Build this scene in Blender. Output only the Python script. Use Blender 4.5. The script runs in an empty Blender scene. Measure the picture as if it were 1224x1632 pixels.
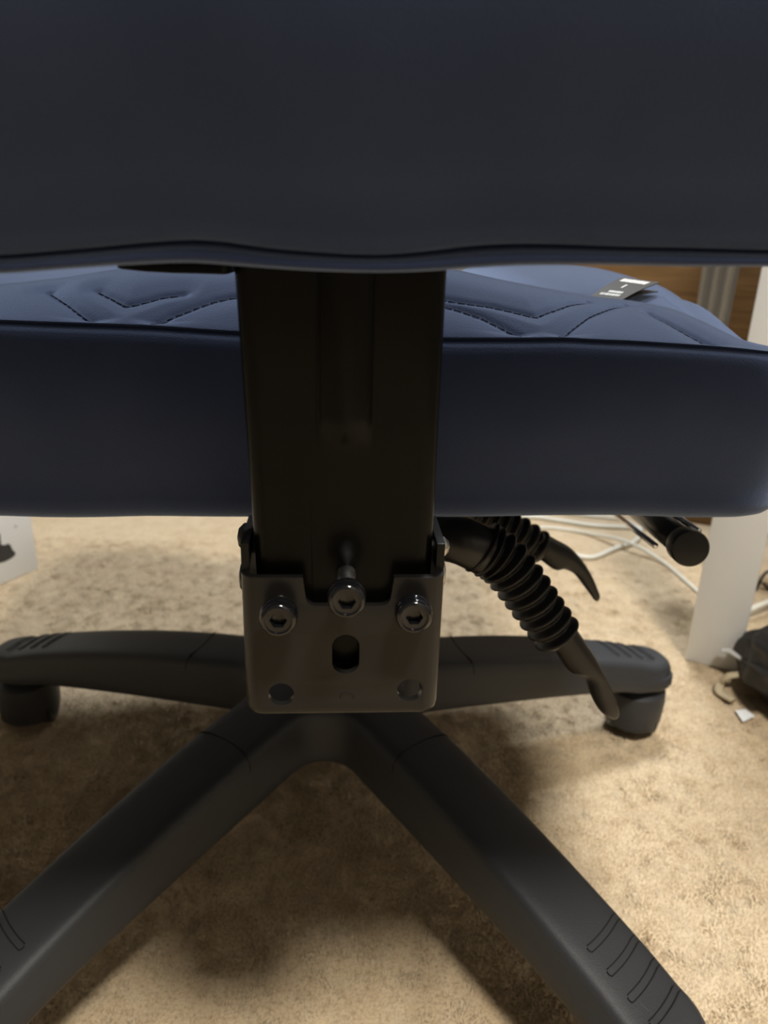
import bpy, bmesh, math, random
import numpy as np
from mathutils import Vector, Matrix

random.seed(4); np.random.seed(4)
C = bpy.context.scene
COL = C.collection
PI = math.pi
def R(d): return math.radians(d)

# ------------------------------------------------------------------ camera
F_PX, PITCH, ROLL, CAM_H = 1184.0, R(20.7), R(1.7), 0.52
FW = Vector((0, math.cos(PITCH), -math.sin(PITCH)))
R0 = Vector((1, 0, 0)); U0 = Vector((0, math.sin(PITCH), math.cos(PITCH)))
RT = R0*math.cos(ROLL) + U0*math.sin(ROLL)
UP = U0*math.cos(ROLL) - R0*math.sin(ROLL)
CAM = Vector((0, 0, CAM_H))
cd = bpy.data.cameras.new('camera'); cam = bpy.data.objects.new('camera', cd); COL.objects.link(cam)
m = Matrix((RT, UP, -FW)).transposed().to_4x4(); m.translation = CAM
cam.matrix_world = m
cd.sensor_fit = 'VERTICAL'; cd.sensor_height = 36; cd.sensor_width = 27
cd.lens = F_PX/1632*36
cd.clip_start = 0.01; cd.clip_end = 50
cd.dof.use_dof = True; cd.dof.focus_distance = 0.34; cd.dof.aperture_fstop = 10.5
C.camera = cam

# ------------------------------------------------------------------ world, light, exposure
w = bpy.data.worlds.new('world'); C.world = w; w.use_nodes = True
w.node_tree.nodes['Background'].inputs[0].default_value = (0.9, 0.93, 1, 1)
w.node_tree.nodes['Background'].inputs[1].default_value = 0.05
def area(name, loc, size, power, color, target=None):
    l = bpy.data.lights.new(name, 'AREA'); l.shape = 'DISK'; l.size = size; l.energy = power; l.color = color
    o = bpy.data.objects.new(name, l); COL.objects.link(o); o.location = loc
    if target is not None:
        o.rotation_euler = (Vector(target)-Vector(loc)).to_track_quat('-Z', 'Y').to_euler()
    return o
area('ceiling_lamp_light', (0.46, -0.44, 2.28), 0.34, 50, (1.0, 0.94, 0.85))
area('added_cool_seat_light', (0.42, 1.38, 2.28), 0.36, 46, (0.91, 0.95, 1.0))  # unseen cool lamp, added and sited to brighten the blue seat top
area('third_ceiling_lamp_light', (1.35, -0.45, 2.28), 0.34, 26, (1.0, 0.94, 0.85))
C.view_settings.view_transform = 'Standard'; C.view_settings.look = 'None'
C.view_settings.gamma = 1; C.view_settings.use_curve_mapping = False
C.view_settings.exposure = 0.02

# ------------------------------------------------------------------ frames
YAW = R(4.0); HUB = Vector((-0.044, 0.535, 0))
AX = Vector((math.cos(YAW), math.sin(YAW), 0)); AY = Vector((-math.sin(YAW), math.cos(YAW), 0))
def ray(u, v):
    return FW + RT*((u-612)/F_PX) + UP*((816-v)/F_PX)
def loc(p):
    d = p-HUB; return Vector((d.dot(AX), d.dot(AY), d.z))
def cy(u, v, y):                 # photo pixel -> point on the plane y of the chair's own frame
    o, d = loc(CAM), ray(u, v); dl = Vector((d.dot(AX), d.dot(AY), d.z))
    return o + dl*((y-o.y)/dl.y)
def gz(u, v, z=0.0):             # photo pixel -> world point at height z
    d = ray(u, v); return CAM + d*((z-CAM.z)/d.z)
BC = loc(Vector((-0.0455, 0.587, 0)))     # centre of the star base in the chair's frame
def sm(t): t = max(0, min(1, t)); return t*t*(3-2*t)

# ------------------------------------------------------------------ materials
def mat(name, col, rough=0.5, metal=0, sheen=0, coat=0, bump=None, var=None, spec=0.5, sheen_tint=None, sheen_rough=0.4):
    m = bpy.data.materials.new(name); m.use_nodes = True; nt = m.node_tree; b = nt.nodes['Principled BSDF']
    b.inputs['Base Color'].default_value = (*col, 1); b.inputs['Roughness'].default_value = rough
    b.inputs['Metallic'].default_value = metal; b.inputs['Specular IOR Level'].default_value = spec
    b.inputs['Coat Weight'].default_value = coat
    if sheen:
        b.inputs['Sheen Weight'].default_value = sheen; b.inputs['Sheen Roughness'].default_value = sheen_rough
        if sheen_tint: b.inputs['Sheen Tint'].default_value = (*sheen_tint, 1)
    tc = nt.nodes.new('ShaderNodeTexCoord')
    if var:                      # (scale, colour2, contrast)
        n = nt.nodes.new('ShaderNodeTexNoise'); n.inputs['Scale'].default_value = var[0]; n.inputs['Detail'].default_value = 5
        nt.links.new(tc.outputs['Object'], n.inputs['Vector'])
        r = nt.nodes.new('ShaderNodeMapRange'); r.inputs[1].default_value = 0.5-var[2]; r.inputs[2].default_value = 0.5+var[2]
        nt.links.new(n.outputs['Fac'], r.inputs[0])
        mx = nt.nodes.new('ShaderNodeMix'); mx.data_type = 'RGBA'
        mx.inputs[6].default_value = (*col, 1); mx.inputs[7].default_value = (*var[1], 1)
        nt.links.new(r.outputs[0], mx.inputs[0]); nt.links.new(mx.outputs[2], b.inputs['Base Color'])
    if bump:                     # (scale, strength, distance)
        n = nt.nodes.new('ShaderNodeTexNoise'); n.inputs['Scale'].default_value = bump[0]; n.inputs['Detail'].default_value = 4
        nt.links.new(tc.outputs['Object'], n.inputs['Vector'])
        bp = nt.nodes.new('ShaderNodeBump'); bp.inputs['Strength'].default_value = bump[1]; bp.inputs['Distance'].default_value = bump[2]
        nt.links.new(n.outputs['Fac'], bp.inputs['Height']); nt.links.new(bp.outputs[0], b.inputs['Normal'])
    return m
M = {}
M['velvet'] = mat('navy_velvet', (0.021, 0.034, 0.086), 0.85, sheen=1.0, sheen_tint=(0.55, 0.70, 1.0), sheen_rough=0.46,
                  bump=(1400, 0.35, 0.0006), var=(28, (0.028, 0.042, 0.098), 0.22), spec=0.25)
M['thread'] = mat('navy_thread', (0.006, 0.009, 0.022), 0.8)
M['dust'] = mat('black_lining', (0.006, 0.006, 0.006), 0.95)
M['steel'] = mat('black_painted_steel', (0.0035, 0.0035, 0.0035), 0.26, bump=(420, 0.05, 0.0004), spec=0.12, var=(60, (0.006, 0.006, 0.005), 0.3))
M['steel2'] = mat('black_painted_bracket', (0.016, 0.015, 0.014), 0.28, bump=(900, 0.06, 0.0003), spec=0.27)
M['plastic'] = mat('black_textured_plastic', (0.037, 0.040, 0.045), 0.46, bump=(1500, 0.55, 0.0004), spec=0.38)
M['plastic2'] = mat('black_smooth_plastic', (0.012, 0.012, 0.012), 0.33)
M['rubber'] = mat('black_rubber', (0.010, 0.010, 0.0105), 0.36, spec=0.4)
M['line'] = mat('seam_groove_shade', (0.004, 0.004, 0.004), 0.8)  # near-black colour paints the shade inside moulded seams and grooves
M['bolt'] = mat('black_oxide_steel', (0.006, 0.006, 0.007), 0.13, spec=0.55)
M['chrome'] = mat('bright_steel', (0.85, 0.85, 0.84), 0.26, metal=1)
M['zinc'] = mat('zinc_screw', (0.62, 0.60, 0.55), 0.3, metal=1)
M['white'] = mat('white_desk_laminate', (0.80, 0.81, 0.80), 0.45)
M['box'] = mat('white_box_card', (0.78, 0.79, 0.78), 0.6)
M['ink'] = mat('black_print', (0.035, 0.033, 0.032), 0.6)
M['cable'] = mat('white_cable_plastic', (0.74, 0.73, 0.64), 0.4)
M['bcable'] = mat('black_cable_plastic', (0.01, 0.01, 0.01), 0.4)
M['bag'] = mat('black_nylon', (0.016, 0.016, 0.018), 0.55, bump=(300, 0.3, 0.001))
M['tan'] = mat('tan_webbing', (0.50, 0.42, 0.28), 0.8)
M['greyt'] = mat('pale_grey_fabric', (0.52, 0.52, 0.50), 0.8)
M['paper'] = mat('white_paper', (0.85, 0.87, 0.88), 0.6)
M['tag'] = mat('black_card', (0.030, 0.027, 0.022), 0.55, spec=0.3)
M['tagprint'] = mat('white_print', (0.75, 0.75, 0.72), 0.5)
M['wall'] = mat('painted_wall', (0.26, 0.24, 0.21), 0.9)
M['ceil'] = mat('ceiling_paint', (0.42, 0.41, 0.39), 0.9)
M['lampglass'] = mat('lamp_glass', (0.9, 0.9, 0.88), 0.4)

def wood_mat():
    m = mat('brown_wood', (0.20, 0.105, 0.035), 0.5); nt = m.node_tree; b = nt.nodes['Principled BSDF']
    tc = nt.nodes.new('ShaderNodeTexCoord'); mp = nt.nodes.new('ShaderNodeMapping'); mp.inputs['Scale'].default_value = (3, 3, 40)
    n = nt.nodes.new('ShaderNodeTexNoise'); n.inputs['Scale'].default_value = 3; n.inputs['Detail'].default_value = 6
    cr = nt.nodes.new('ShaderNodeValToRGB'); cr.color_ramp.elements[0].color = (0.12, 0.062, 0.02, 1); cr.color_ramp.elements[1].color = (0.26, 0.15, 0.055, 1)
    cr.color_ramp.elements[0].position = .3; cr.color_ramp.elements[1].position = .7
    nt.links.new(tc.outputs['Object'], mp.inputs[0]); nt.links.new(mp.outputs[0], n.inputs['Vector'])
    nt.links.new(n.outputs['Fac'], cr.inputs[0]); nt.links.new(cr.outputs[0], b.inputs['Base Color'])
    return m
M['wood'] = wood_mat()

def carpet_mat():
    m = bpy.data.materials.new('beige_carpet'); m.use_nodes = True; nt = m.node_tree; b = nt.nodes['Principled BSDF']
    b.inputs['Roughness'].default_value = 0.95; b.inputs['Specular IOR Level'].default_value = 0.1
    b.inputs['Sheen Weight'].default_value = 0.25; b.inputs['Sheen Tint'].default_value = (0.9, 0.8, 0.65, 1)
    tc = nt.nodes.new('ShaderNodeTexCoord')
    def noise(s, d=5, rough=.6):
        n = nt.nodes.new('ShaderNodeTexNoise'); n.inputs['Scale'].default_value = s; n.inputs['Detail'].default_value = d
        n.inputs['Roughness'].default_value = rough; nt.links.new(tc.outputs['Object'], n.inputs['Vector']); return n
    n1 = noise(330, 4, .7); n2 = noise(38, 4); n3 = noise(5, 3)
    def ramp(src, e):
        cr = nt.nodes.new('ShaderNodeValToRGB')
        cr.color_ramp.elements[0].position, cr.color_ramp.elements[0].color = e[0]
        cr.color_ramp.elements[1].position, cr.color_ramp.elements[1].color = e[1]
        nt.links.new(src.outputs['Fac'], cr.inputs[0]); return cr
    c1 = ramp(n1, ((.30, (0.42, 0.31, 0.19, 1)), (.52, (0.70, 0.575, 0.395, 1))))  # dark end of the ramp paints shade in the crevices between tufts
    c2 = ramp(n2, ((.32, (0.88, 0.85, 0.82, 1)), (.60, (1, 1, 1, 1))))
    c3 = ramp(n3, ((.35, (0.92, 0.90, 0.88, 1)), (.65, (1, 1, 1, 1))))
    a = None
    for x in (c2, c3):
        mx = nt.nodes.new('ShaderNodeMix'); mx.data_type = 'RGBA'; mx.blend_type = 'MULTIPLY'; mx.inputs[0].default_value = 1
        nt.links.new((a or c1.outputs[0]), mx.inputs[6]); nt.links.new(x.outputs[0], mx.inputs[7]); a = mx.outputs[2]
    nt.links.new(a, b.inputs['Base Color'])
    v = noise(520, 3)
    bp = nt.nodes.new('ShaderNodeBump'); bp.inputs['Strength'].default_value = 0.8; bp.inputs['Distance'].default_value = 0.0015
    nt.links.new(v.outputs['Fac'], bp.inputs['Height']); nt.links.new(bp.outputs[0], b.inputs['Normal'])
    return m
M['carpet'] = carpet_mat()

# ------------------------------------------------------------------ mesh helpers
def link(name, me, material, parent=None, smooth=True, auto=None):
    o = bpy.data.objects.new(name, me); COL.objects.link(o)
    if material and not me.materials: me.materials.append(M[material])
    if parent: o.parent = parent
    if smooth:
        me.polygons.foreach_set('use_smooth', [True]*len(me.polygons))
        if auto is not None: me.set_sharp_from_angle(angle=R(auto))
    return o
def pyd(name, v, f, material, parent=None, smooth=True, auto=None, fix=True):
    me = bpy.data.meshes.new(name); me.from_pydata([tuple(p) for p in v], [], f); me.update()
    if fix:
        bm = bmesh.new(); bm.from_mesh(me); bmesh.ops.recalc_face_normals(bm, faces=bm.faces); bm.to_mesh(me); bm.free()
    return link(name, me, material, parent, smooth, auto)
def loft_data(rings, cap0=True, cap1=True, closed=True):
    n = len(rings[0]); v = []; f = []
    for r in rings: v += [tuple(p) for p in r]
    for i in range(len(rings)-1):
        for j in range(n if closed else n-1):
            k = (j+1) % n
            f.append((i*n+j, i*n+k, (i+1)*n+k, (i+1)*n+j))
    if cap0: f.append(tuple(range(n))[::-1])
    if cap1: f.append(tuple((len(rings)-1)*n+j for j in range(n)))
    return v, f
def loft(name, rings, material, parent=None, auto=None, **k):
    v, f = loft_data(rings, **k); return pyd(name, v, f, material, parent, True, auto)
def join_data(parts):
    V = []; Fc = []
    for v, f in parts:
        o = len(V); V += list(v); Fc += [tuple(i+o for i in q) for q in f]
    return V, Fc
def catmull(pts, n=8):
    P = [Vector(p) for p in pts]; P = [P[0]*2-P[1]] + P + [P[-1]*2-P[-2]]; out = []
    for i in range(1, len(P)-2):
        for k in range(n):
            t = k/n; a, b, c, d = P[i-1:i+3]
            out.append(0.5*((2*b)+(c-a)*t+(2*a-5*b+4*c-d)*t*t+(3*b-a-3*c+d)*t**3))
    out.append(P[-2]); return out
def tube_data(path, rad, n=12, ell=None, ref=Vector((0, 1, 0)), cap=True):
    rings = []; L = len(path)
    for i, p in enumerate(path):
        t = (path[min(i+1, L-1)]-path[max(i-1, 0)]).normalized()
        a = ref.cross(t)
        if a.length < 1e-4: a = Vector((1, 0, 0)).cross(t)
        a.normalize(); b = t.cross(a).normalized()
        r = rad(i/(L-1)) if callable(rad) else rad
        rb = r if ell is None else ell(i/(L-1))
        rings.append([p + a*(r*math.cos(2*PI*k/n)) + b*(rb*math.sin(2*PI*k/n)) for k in range(n)])
    return loft_data(rings, cap, cap)
def tube(name, path, rad, material, parent=None, auto=None, **k):
    v, f = tube_data(path, rad, **k); return pyd(name, v, f, material, parent, True, auto)
def lathe_data(prof, n=24, origin=(0, 0, 0), axis='z'):
    o = Vector(origin); rings = []
    for r, h in prof:
        ring = []
        for k in range(n):
            c, s = r*math.cos(2*PI*k/n), r*math.sin(2*PI*k/n)
            ring.append(o + {'z': Vector((c, s, h)), 'y': Vector((c, h, s)), 'x': Vector((h, c, s))}[axis])
        rings.append(ring)
    return loft_data(rings)
def box_data(a, b, bev=0.002, seg=2):
    bm = bmesh.new(); bmesh.ops.create_cube(bm, size=1)
    for v in bm.verts:
        v.co = Vector([(a[i]+b[i])/2 + v.co[i]*(b[i]-a[i]) for i in range(3)])
    if bev: bmesh.ops.bevel(bm, geom=bm.edges[:], offset=bev, segments=seg, affect='EDGES', profile=.5)
    bm.verts.index_update(); r = ([v.co.copy() for v in bm.verts], [tuple(v.index for v in f.verts) for f in bm.faces]); bm.free(); return r
def box(name, a, b, material, parent=None, bev=0.002, seg=2):
    v, f = box_data(a, b, bev, seg); return pyd(name, v, f, material, parent, True, 35)
def empty(name, location=(0, 0, 0), rz=0, parent=None):
    o = bpy.data.objects.new(name, None); COL.objects.link(o); o.location = location; o.rotation_euler = (0, 0, rz); o.empty_display_size = .05
    if parent: o.parent = parent
    return o
def tag(o, label, cat, group=None):
    o['label'] = label; o['category'] = cat
    if group: o['group'] = group
    return o
def struct(o): o['kind'] = 'structure'; return o

# ================================================================== SETTING
RA = R(-26.3)                                     # the room's walls run at this angle to the view
E1 = Vector((math.cos(RA), math.sin(RA), 0)); E2 = Vector((-math.sin(RA), math.cos(RA), 0))
# carpeted floor: fine uneven pile in the middle, coarse further out
def smooth_noise(ny, nx, sx, sy=None):
    sy = sy or sx
    a = np.random.randn(ny, nx); fy = np.fft.fftfreq(ny)[:, None]; fx = np.fft.fftfreq(nx)[None, :]
    g = np.exp(-2*(PI**2)*((fx*sx)**2+(fy*sy)**2)); a = np.fft.ifft2(np.fft.fft2(a)*g).real
    return a/a.std()
def make_floor():
    st = 0.0021
    dx = np.arange(-0.66, 0.70, st); dy = np.arange(0.25, 1.22, st)
    cx = np.array([-2.6, -1.8, -1.2, -0.9, -0.75]); xs = np.concatenate([cx, dx, -cx[::-1]])
    ya = np.array([-2.4, -1.4, -0.6, -0.1, 0.15]); yb = np.array([1.3, 1.5, 1.8, 2.3, 3.2]); ys = np.concatenate([ya, dy, yb])
    X, Y = np.meshgrid(xs, ys); Z = np.zeros_like(X)
    n = smooth_noise(len(dy), len(dx), 0.8)*0.0007 + smooth_noise(len(dy), len(dx), 1.6)*0.0008 + smooth_noise(len(dy), len(dx), 4.5)*0.0009 + smooth_noise(len(dy), len(dx), 11)*0.0007
    n = np.where(n > 0, n*0.8, n*1.1)
    Z[len(ya):len(ya)+len(dy), len(cx):len(cx)+len(dx)] = 0.18*np.clip(n, -0.006, 0.0022)-0.001
    ny, nx = X.shape; co = np.stack([X, Y, Z], -1).reshape(-1, 3)
    idx = np.arange(nx*ny).reshape(ny, nx)
    q = np.stack([idx[:-1, :-1], idx[:-1, 1:], idx[1:, 1:], idx[1:, :-1]], -1).reshape(-1, 4)
    me = bpy.data.meshes.new('floor'); me.vertices.add(len(co)); me.vertices.foreach_set('co', co.ravel())
    me.loops.add(q.size); me.loops.foreach_set('vertex_index', q.ravel().astype(np.int32))
    me.polygons.add(len(q)); me.polygons.foreach_set('loop_start', np.arange(0, q.size, 4, dtype=np.int32)); me.polygons.foreach_set('loop_total', np.full(len(q), 4, np.int32))
    me.update(calc_edges=True); me.validate()
    fl = struct(link('floor', me, 'carpet'))
    # the pile: short leaning tufts over the part of the carpet that is seen closely
    sp = 0.0023; gx, gy = np.meshgrid(np.arange(-0.64, 0.68, sp), np.arange(0.26, 1.2, sp)); h, w_ = gx.shape
    gx = gx+np.random.uniform(-.5, .5, gx.shape)*sp; gy = gy+np.random.uniform(-.5, .5, gy.shape)*sp
    tx = smooth_noise(h, w_, 1.6)*0.0009+smooth_noise(h, w_, 5)*0.0003; ty = smooth_noise(h, w_, 1.6)*0.0009+smooth_noise(h, w_, 5)*0.0003
    ht = 0.0026+0.0005*smooth_noise(h, w_, 1.3)+0.0002*smooth_noise(h, w_, 4)+np.random.uniform(-.0006, .0006, gx.shape); rad = 0.0015
    n_ = gx.size; a0 = np.random.uniform(0, 2*PI, n_); V = np.zeros((n_, 4, 3))
    for k in range(3):
        V[:, k, 0] = gx.ravel()+rad*np.cos(a0+k*2*PI/3); V[:, k, 1] = gy.ravel()+rad*np.sin(a0+k*2*PI/3); V[:, k, 2] = -0.0022
    V[:, 3, 0] = (gx+tx).ravel(); V[:, 3, 1] = (gy+ty).ravel(); V[:, 3, 2] = ht.ravel()-0.0008
    b4 = (np.arange(n_)*4)[:, None]; T = np.concatenate([b4+[0, 1, 3], b4+[1, 2, 3], b4+[2, 0, 3]], 1).reshape(-1)
    me = bpy.data.meshes.new('carpet_pile'); me.vertices.add(n_*4); me.vertices.foreach_set('co', V.ravel())
    me.loops.add(len(T)); me.loops.foreach_set('vertex_index', T.astype(np.int32)); nf = len(T)//3
    me.polygons.add(nf); me.polygons.foreach_set('loop_start', np.arange(0, nf*3, 3, dtype=np.int32)); me.polygons.foreach_set('loop_total', np.full(nf, 3, np.int32))
    me.update(calc_edges=True); link('carpet_pile', me, 'carpet', fl)['kind'] = 'stuff'
make_floor()
def room_box(name, e1a, e1b, e2a, e2b, z0, z1, material, bev=0.0):
    """box laid out along the room's own axes"""
    v, f = box_data((e1a, e2a, z0), (e1b, e2b, z1), bev)
    return pyd(name, [E1*p[0]+E2*p[1]+Vector((0, 0, p[2])) for p in v], f, material, None, bool(bev), 35 if bev else None)
c0 = E1.dot(Vector((.2, .7, 0)));  d0 = E2.dot(Vector((.2, .7, 0)))
x0, x1, y0, y1 = c0-2.0, c0+1.35, d0-2.6, d0+1.35
struct(room_box('wall_back', x0-.1, x1+.1, y1, y1+.1, -0.01, 2.4, 'wall'))
struct(room_box('wall_front', x0-.1, x1+.1, y0-.1, y0, -0.01, 2.4, 'wall'))
struct(room_box('wall_left', x0-.1, x0, y0, y1, -0.01, 2.4, 'wall'))
struct(room_box('wall_right', x1, x1+.1, y0, y1, -0.01, 2.4, 'wall'))
struct(room_box('ceiling', x0-.1, x1+.1, y0-.1, y1+.1, 2.4, 2.5, 'ceil'))

# ================================================================== OFFICE CHAIR
chair = empty('office_chair', HUB, YAW)
tag(chair, 'navy velvet office chair seen from behind, its black five-spoke base standing on beige carpet', 'chair')

# ---- backrest -------------------------------------------------------------
YL = -0.330
seam_px = [(-160, 412), (0, 407), (110, 398), (200, 389), (300, 381), (350, 384), (420, 396), (520, 404), (600, 408), (680, 402), (760, 391), (830, 388), (920, 390), (1010, 394), (1100, 395), (1224, 399), (1400, 402)]
lip_px = [(-160, 441), (0, 438), (110, 429), (200, 423), (300, 418), (370, 424), (450, 430), (520, 434), (600, 436), (680, 434), (760, 428), (830, 424), (920, 423), (1010, 424), (1100, 426), (1224, 426), (1400, 428)]
S = [cy(u, v, YL) for u, v in seam_px]; Lp = [cy(u, v, YL) for u, v in lip_px]
def interp(pts, x): return float(np.interp(x, [p[0] for p in pts], [p[1] for p in pts]))
Sx = [(p.x, p.z) for p in S]; Lx = [(p.x, p.z) for p in Lp]
def smooth_interp(pts, x, h=0.006): return (interp(pts, x-h)+2*interp(pts, x)+interp(pts, x+h))/4
def make_backrest():
    hw = 0.255; rings = []
    xs = np.concatenate([-hw+0.05*(1-np.cos(np.linspace(0, PI/2, 14))), np.linspace(-hw+0.05, hw-0.05, 190)[1:-1], hw-0.05*(1-np.cos(np.linspace(PI/2, 0, 14)))])
    top = 0.60
    for x in xs:
        x = float(x); e = max(0, (abs(x)-(hw-0.05))/0.05); rd = math.sqrt(max(0, 1-e*e)); rd = max(rd, 0.02)
        s = smooth_interp(Sx, x); l = smooth_interp(Lx, x); dl = s-l
        wob = 0.0012*math.sin(x*47+1)+0.0009*math.sin(x*91)
        pr = [(0.0075, 0.0), (0.0068, -dl*0.18), (0.0030, -dl*0.34), (0.0003, -dl*0.52), (-0.0005, -dl*0.72), (0.0008, -dl*0.90), (0.004, -dl*1.0),
              (0.012, -dl*1.03), (0.03, -dl*0.95), (0.06, -dl*1.0-0.001), (0.085, -dl*0.85), (0.105, 0.003), (0.115, 0.02), (0.118, 0.05)]
        # front face and top, leaning towards the camera with height
        def lean(z): return -0.26*z
        for h in (0.12, 0.2, 0.3, 0.4, 0.5, 0.56): pr.append((0.118+lean(h), h))
        pr += [(0.10+lean(top), top-.012), (0.06+lean(top), top), (0.03+lean(top), top-.006)]
        for h in (0.56, 0.5, 0.42, 0.35, 0.28, 0.22, 0.17, 0.13, 0.10, 0.08, 0.065, 0.05, 0.04, 0.03, 0.022, 0.016):
            pr.append((-0.004+lean(h)*0.9+wob*min(1, 4*h)-0.006*math.sin(min(1, h/.3)*PI)*(1-(x/hw)**2)+0.0045*max(0, 1-h/.05)**2-0.004*sm(h/.06), h))
        pr += [(-0.0035, 0.0105), (-0.0022, 0.006), (-0.0004, 0.0028), (0.0022, 0.0008), (0.0050, 0.0)]
        cyl = 0.055
        rings.append([Vector((x, YL + cyl + (a-cyl)*rd, s + b*(1 if b < .3 else 1-0.05*(1-rd)))) for a, b in pr])
    v, f = loft_data(rings)
    return pyd('backrest', v, f, 'velvet', chair)
backrest = make_backrest()
# dark lining peeping out below the backrest at left
pts = [cy(u, v, -0.262) for u, v in ((225, 420), (262, 424), (300, 426), (345, 427), (372, 428))]
rings = []
for i, p in enumerate(pts):
    h = 0.006
    rings.append([p+Vector((0, 0.03*math.cos(t), (-0.0 if math.sin(t) < 0 else h)*abs(math.sin(t)) - (0.0012 if math.sin(t) < 0 else 0)*abs(math.sin(t)))) for t in np.linspace(0, 2*PI, 13)[:-1]])
loft('lining', rings, 'dust', backrest)

# ---- seat cushion ---------------------------------------------------------
YR = -0.176
rear_seam = [(-60, 506), (0, 508), (95, 512), (155, 514), (240, 517), (370, 526), (500, 531), (717, 537), (841, 537), (893, 536), (940, 539), (1000, 541), (1064, 545), (1137, 550), (1184, 554), (1224, 559)]
crest = [(-60, 458), (0, 453), (60, 447), (110, 441), (170, 431), (235, 424), (300, 424), (370, 427), (560, 423), (720, 428), (760, 437), (800, 446), (880, 461), (950, 473), (1010, 479), (1070, 491), (1110, 510), (1132, 526), (1146, 549)]
bottom = [(-60, 833), (0, 834), (60, 837), (150, 836), (230, 832), (400, 834), (700, 834), (860, 831), (1000, 832), (1110, 836), (1224, 833)]
DC = 0.062
RS = [(p.x, p.z) for p in (cy(u, v, YR+0.004) for u, v in rear_seam)]
CR = [(p.x, p.z) for p in (cy(u, v, YR+DC) for u, v in crest)]
BT = [(p.x, p.z) for p in (cy(u, v, YR+0.006) for u, v in bottom)]
PAD_R = CR[-1][0]
def half_w(y): return 0.263 + 0.014*sm((y-YR)/0.3)
YF = 0.315; RC = 0.040
def outline(n):
    """plan outline of the seat, n points, starting mid rear going right"""
    pts = []; segs = []
    def arc(cx, cyy, a0, a1, r, m):
        for i in range(m): a = a0+(a1-a0)*i/m; segs.append(Vector((cx+r*math.cos(a), cyy+r*math.sin(a), 0)))
    wr, wf = half_w(YR), half_w(YF)
    for i in range(20): segs.append(Vector(((wr-RC)*i/20, YR, 0)))
    arc(wr-RC+0.004, YR+RC, -PI/2, 0, RC, 14)
    for i in range(16): y = YR+RC+(YF-YR-2*RC)*i/16; segs.append(Vector((half_w(y)+0.002, y, 0)))
    arc(wf-RC, YF-RC, 0, PI/2, RC, 14)
    for i in range(20): segs.append(Vector(((wf-RC)*(1-i/20), YF, 0)))
    half = segs[:]; full = half + [Vector((-p.x, p.y, 0)) for p in half[::-1]][:-1]
    full = full[:1]+full[1:]
    d = [0]
    for i in range(1, len(full)+1): d.append(d[-1]+(full[i % len(full)]-full[i-1]).length)
    for k in range(n):
        s = d[-1]*k/n; i = max(j for j in range(len(full)) if d[j] <= s); t = (s-d[i])/max(1e-9, d[i+1]-d[i])
        pts.append(full[i].lerp(full[(i+1) % len(full)], t))
    return pts
def seam_z(x): return smooth_interp(RS, x)
def top_z(x, y):
    d = y-YR; zs = seam_z(max(-0.22, min(0.22, x)))
    zc = max(smooth_interp(CR, x, .004), zs) if x < PAD_R else zs
    far_c = 0.472; ax = abs(x)
    bol = 0.466+0.024*sm((d-0.01)/0.21)+0.004*sm((d-.2)/.15)
    far = far_c - 0.026 + (bol-far_c+0.026)*sm((ax-0.07)/0.09)
    zr = zs + (zc-zs)*math.sin(min(1, d/DC)*PI/2)**0.9
    t = sm((d-DC)/0.11); z = zr*(1-t)+far*t
    if x > PAD_R: z = zs + (bol-zs)*sm(d/0.2)
    elif x > PAD_R-0.06:
        k = sm((x-PAD_R+0.06)/0.06)*sm((d-DC*0.4)/0.03); z = z*(1-k)+max(z, bol)*k
    edge = half_w(y)-ax
    z -= 0.014*(1-sm(edge/0.035))*sm(d/0.05)
    z -= 0.03*(1-sm((YF-y)/0.06))
    return z
ORG = loc(CAM)
def hit(u, v):
    d = ray(u, v); dl = Vector((d.dot(AX), d.dot(AY), d.z)); t = (YR+0.0005-ORG.y)/dl.y
    for i in range(900):
        p = ORG+dl*t
        if p.z <= top_z(p.x, p.y): return p
        t += 0.0006
    return p
quilt_px = [
    [(80, 460), (105, 475), (131, 495), (157, 514)],
    [(157, 457), (183, 470), (201, 480), (229, 473), (261, 465), (294, 461)],
    [(240, 516), (274, 496), (314, 481), (343, 471), (369, 466), (420, 462)],
    [(620, 466), (680, 471), (719, 482), (768, 498), (803, 515), (840, 536)],
    [(700, 468), (751, 476), (786, 481), (824, 490), (854, 497), (871, 490), (910, 477), (940, 474.5)],
    [(891, 536), (914, 515), (940, 496), (974, 483), (1000, 480)],
    [(1038, 494), (1068, 509), (1102, 528), (1144, 550)],
]
quilt = []
for ln in quilt_px:
    dense = []
    for a, b in zip(ln[:-1], ln[1:]):
        for k in range(6): dense.append((a[0]+(b[0]-a[0])*k/6, a[1]+(b[1]-a[1])*k/6))
    dense.append(ln[-1])
    q = [hit(u, v) for u, v in dense]
    # light smoothing
    q = [q[0]]+[(q[i-1]+q[i]*2+q[i+1])/4 for i in range(1, len(q)-1)]+[q[-1]]
    quilt.append(q)
SEGS = np.array([[a.x, a.y, b.x, b.y] for q in quilt for a, b in zip(q[:-1], q[1:])])
def seg_dist(P):
    best = np.full(len(P), 9.0)
    for ax_, ay_, bx, by in SEGS:
        d = np.array([bx-ax_, by-ay_]); L2 = d@d+1e-12; t = np.clip(((P-[ax_, ay_])@d)/L2, 0, 1)
        best = np.minimum(best, np.hypot(P[:, 0]-ax_-t*d[0], P[:, 1]-ay_-t*d[1]))
    return best
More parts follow.
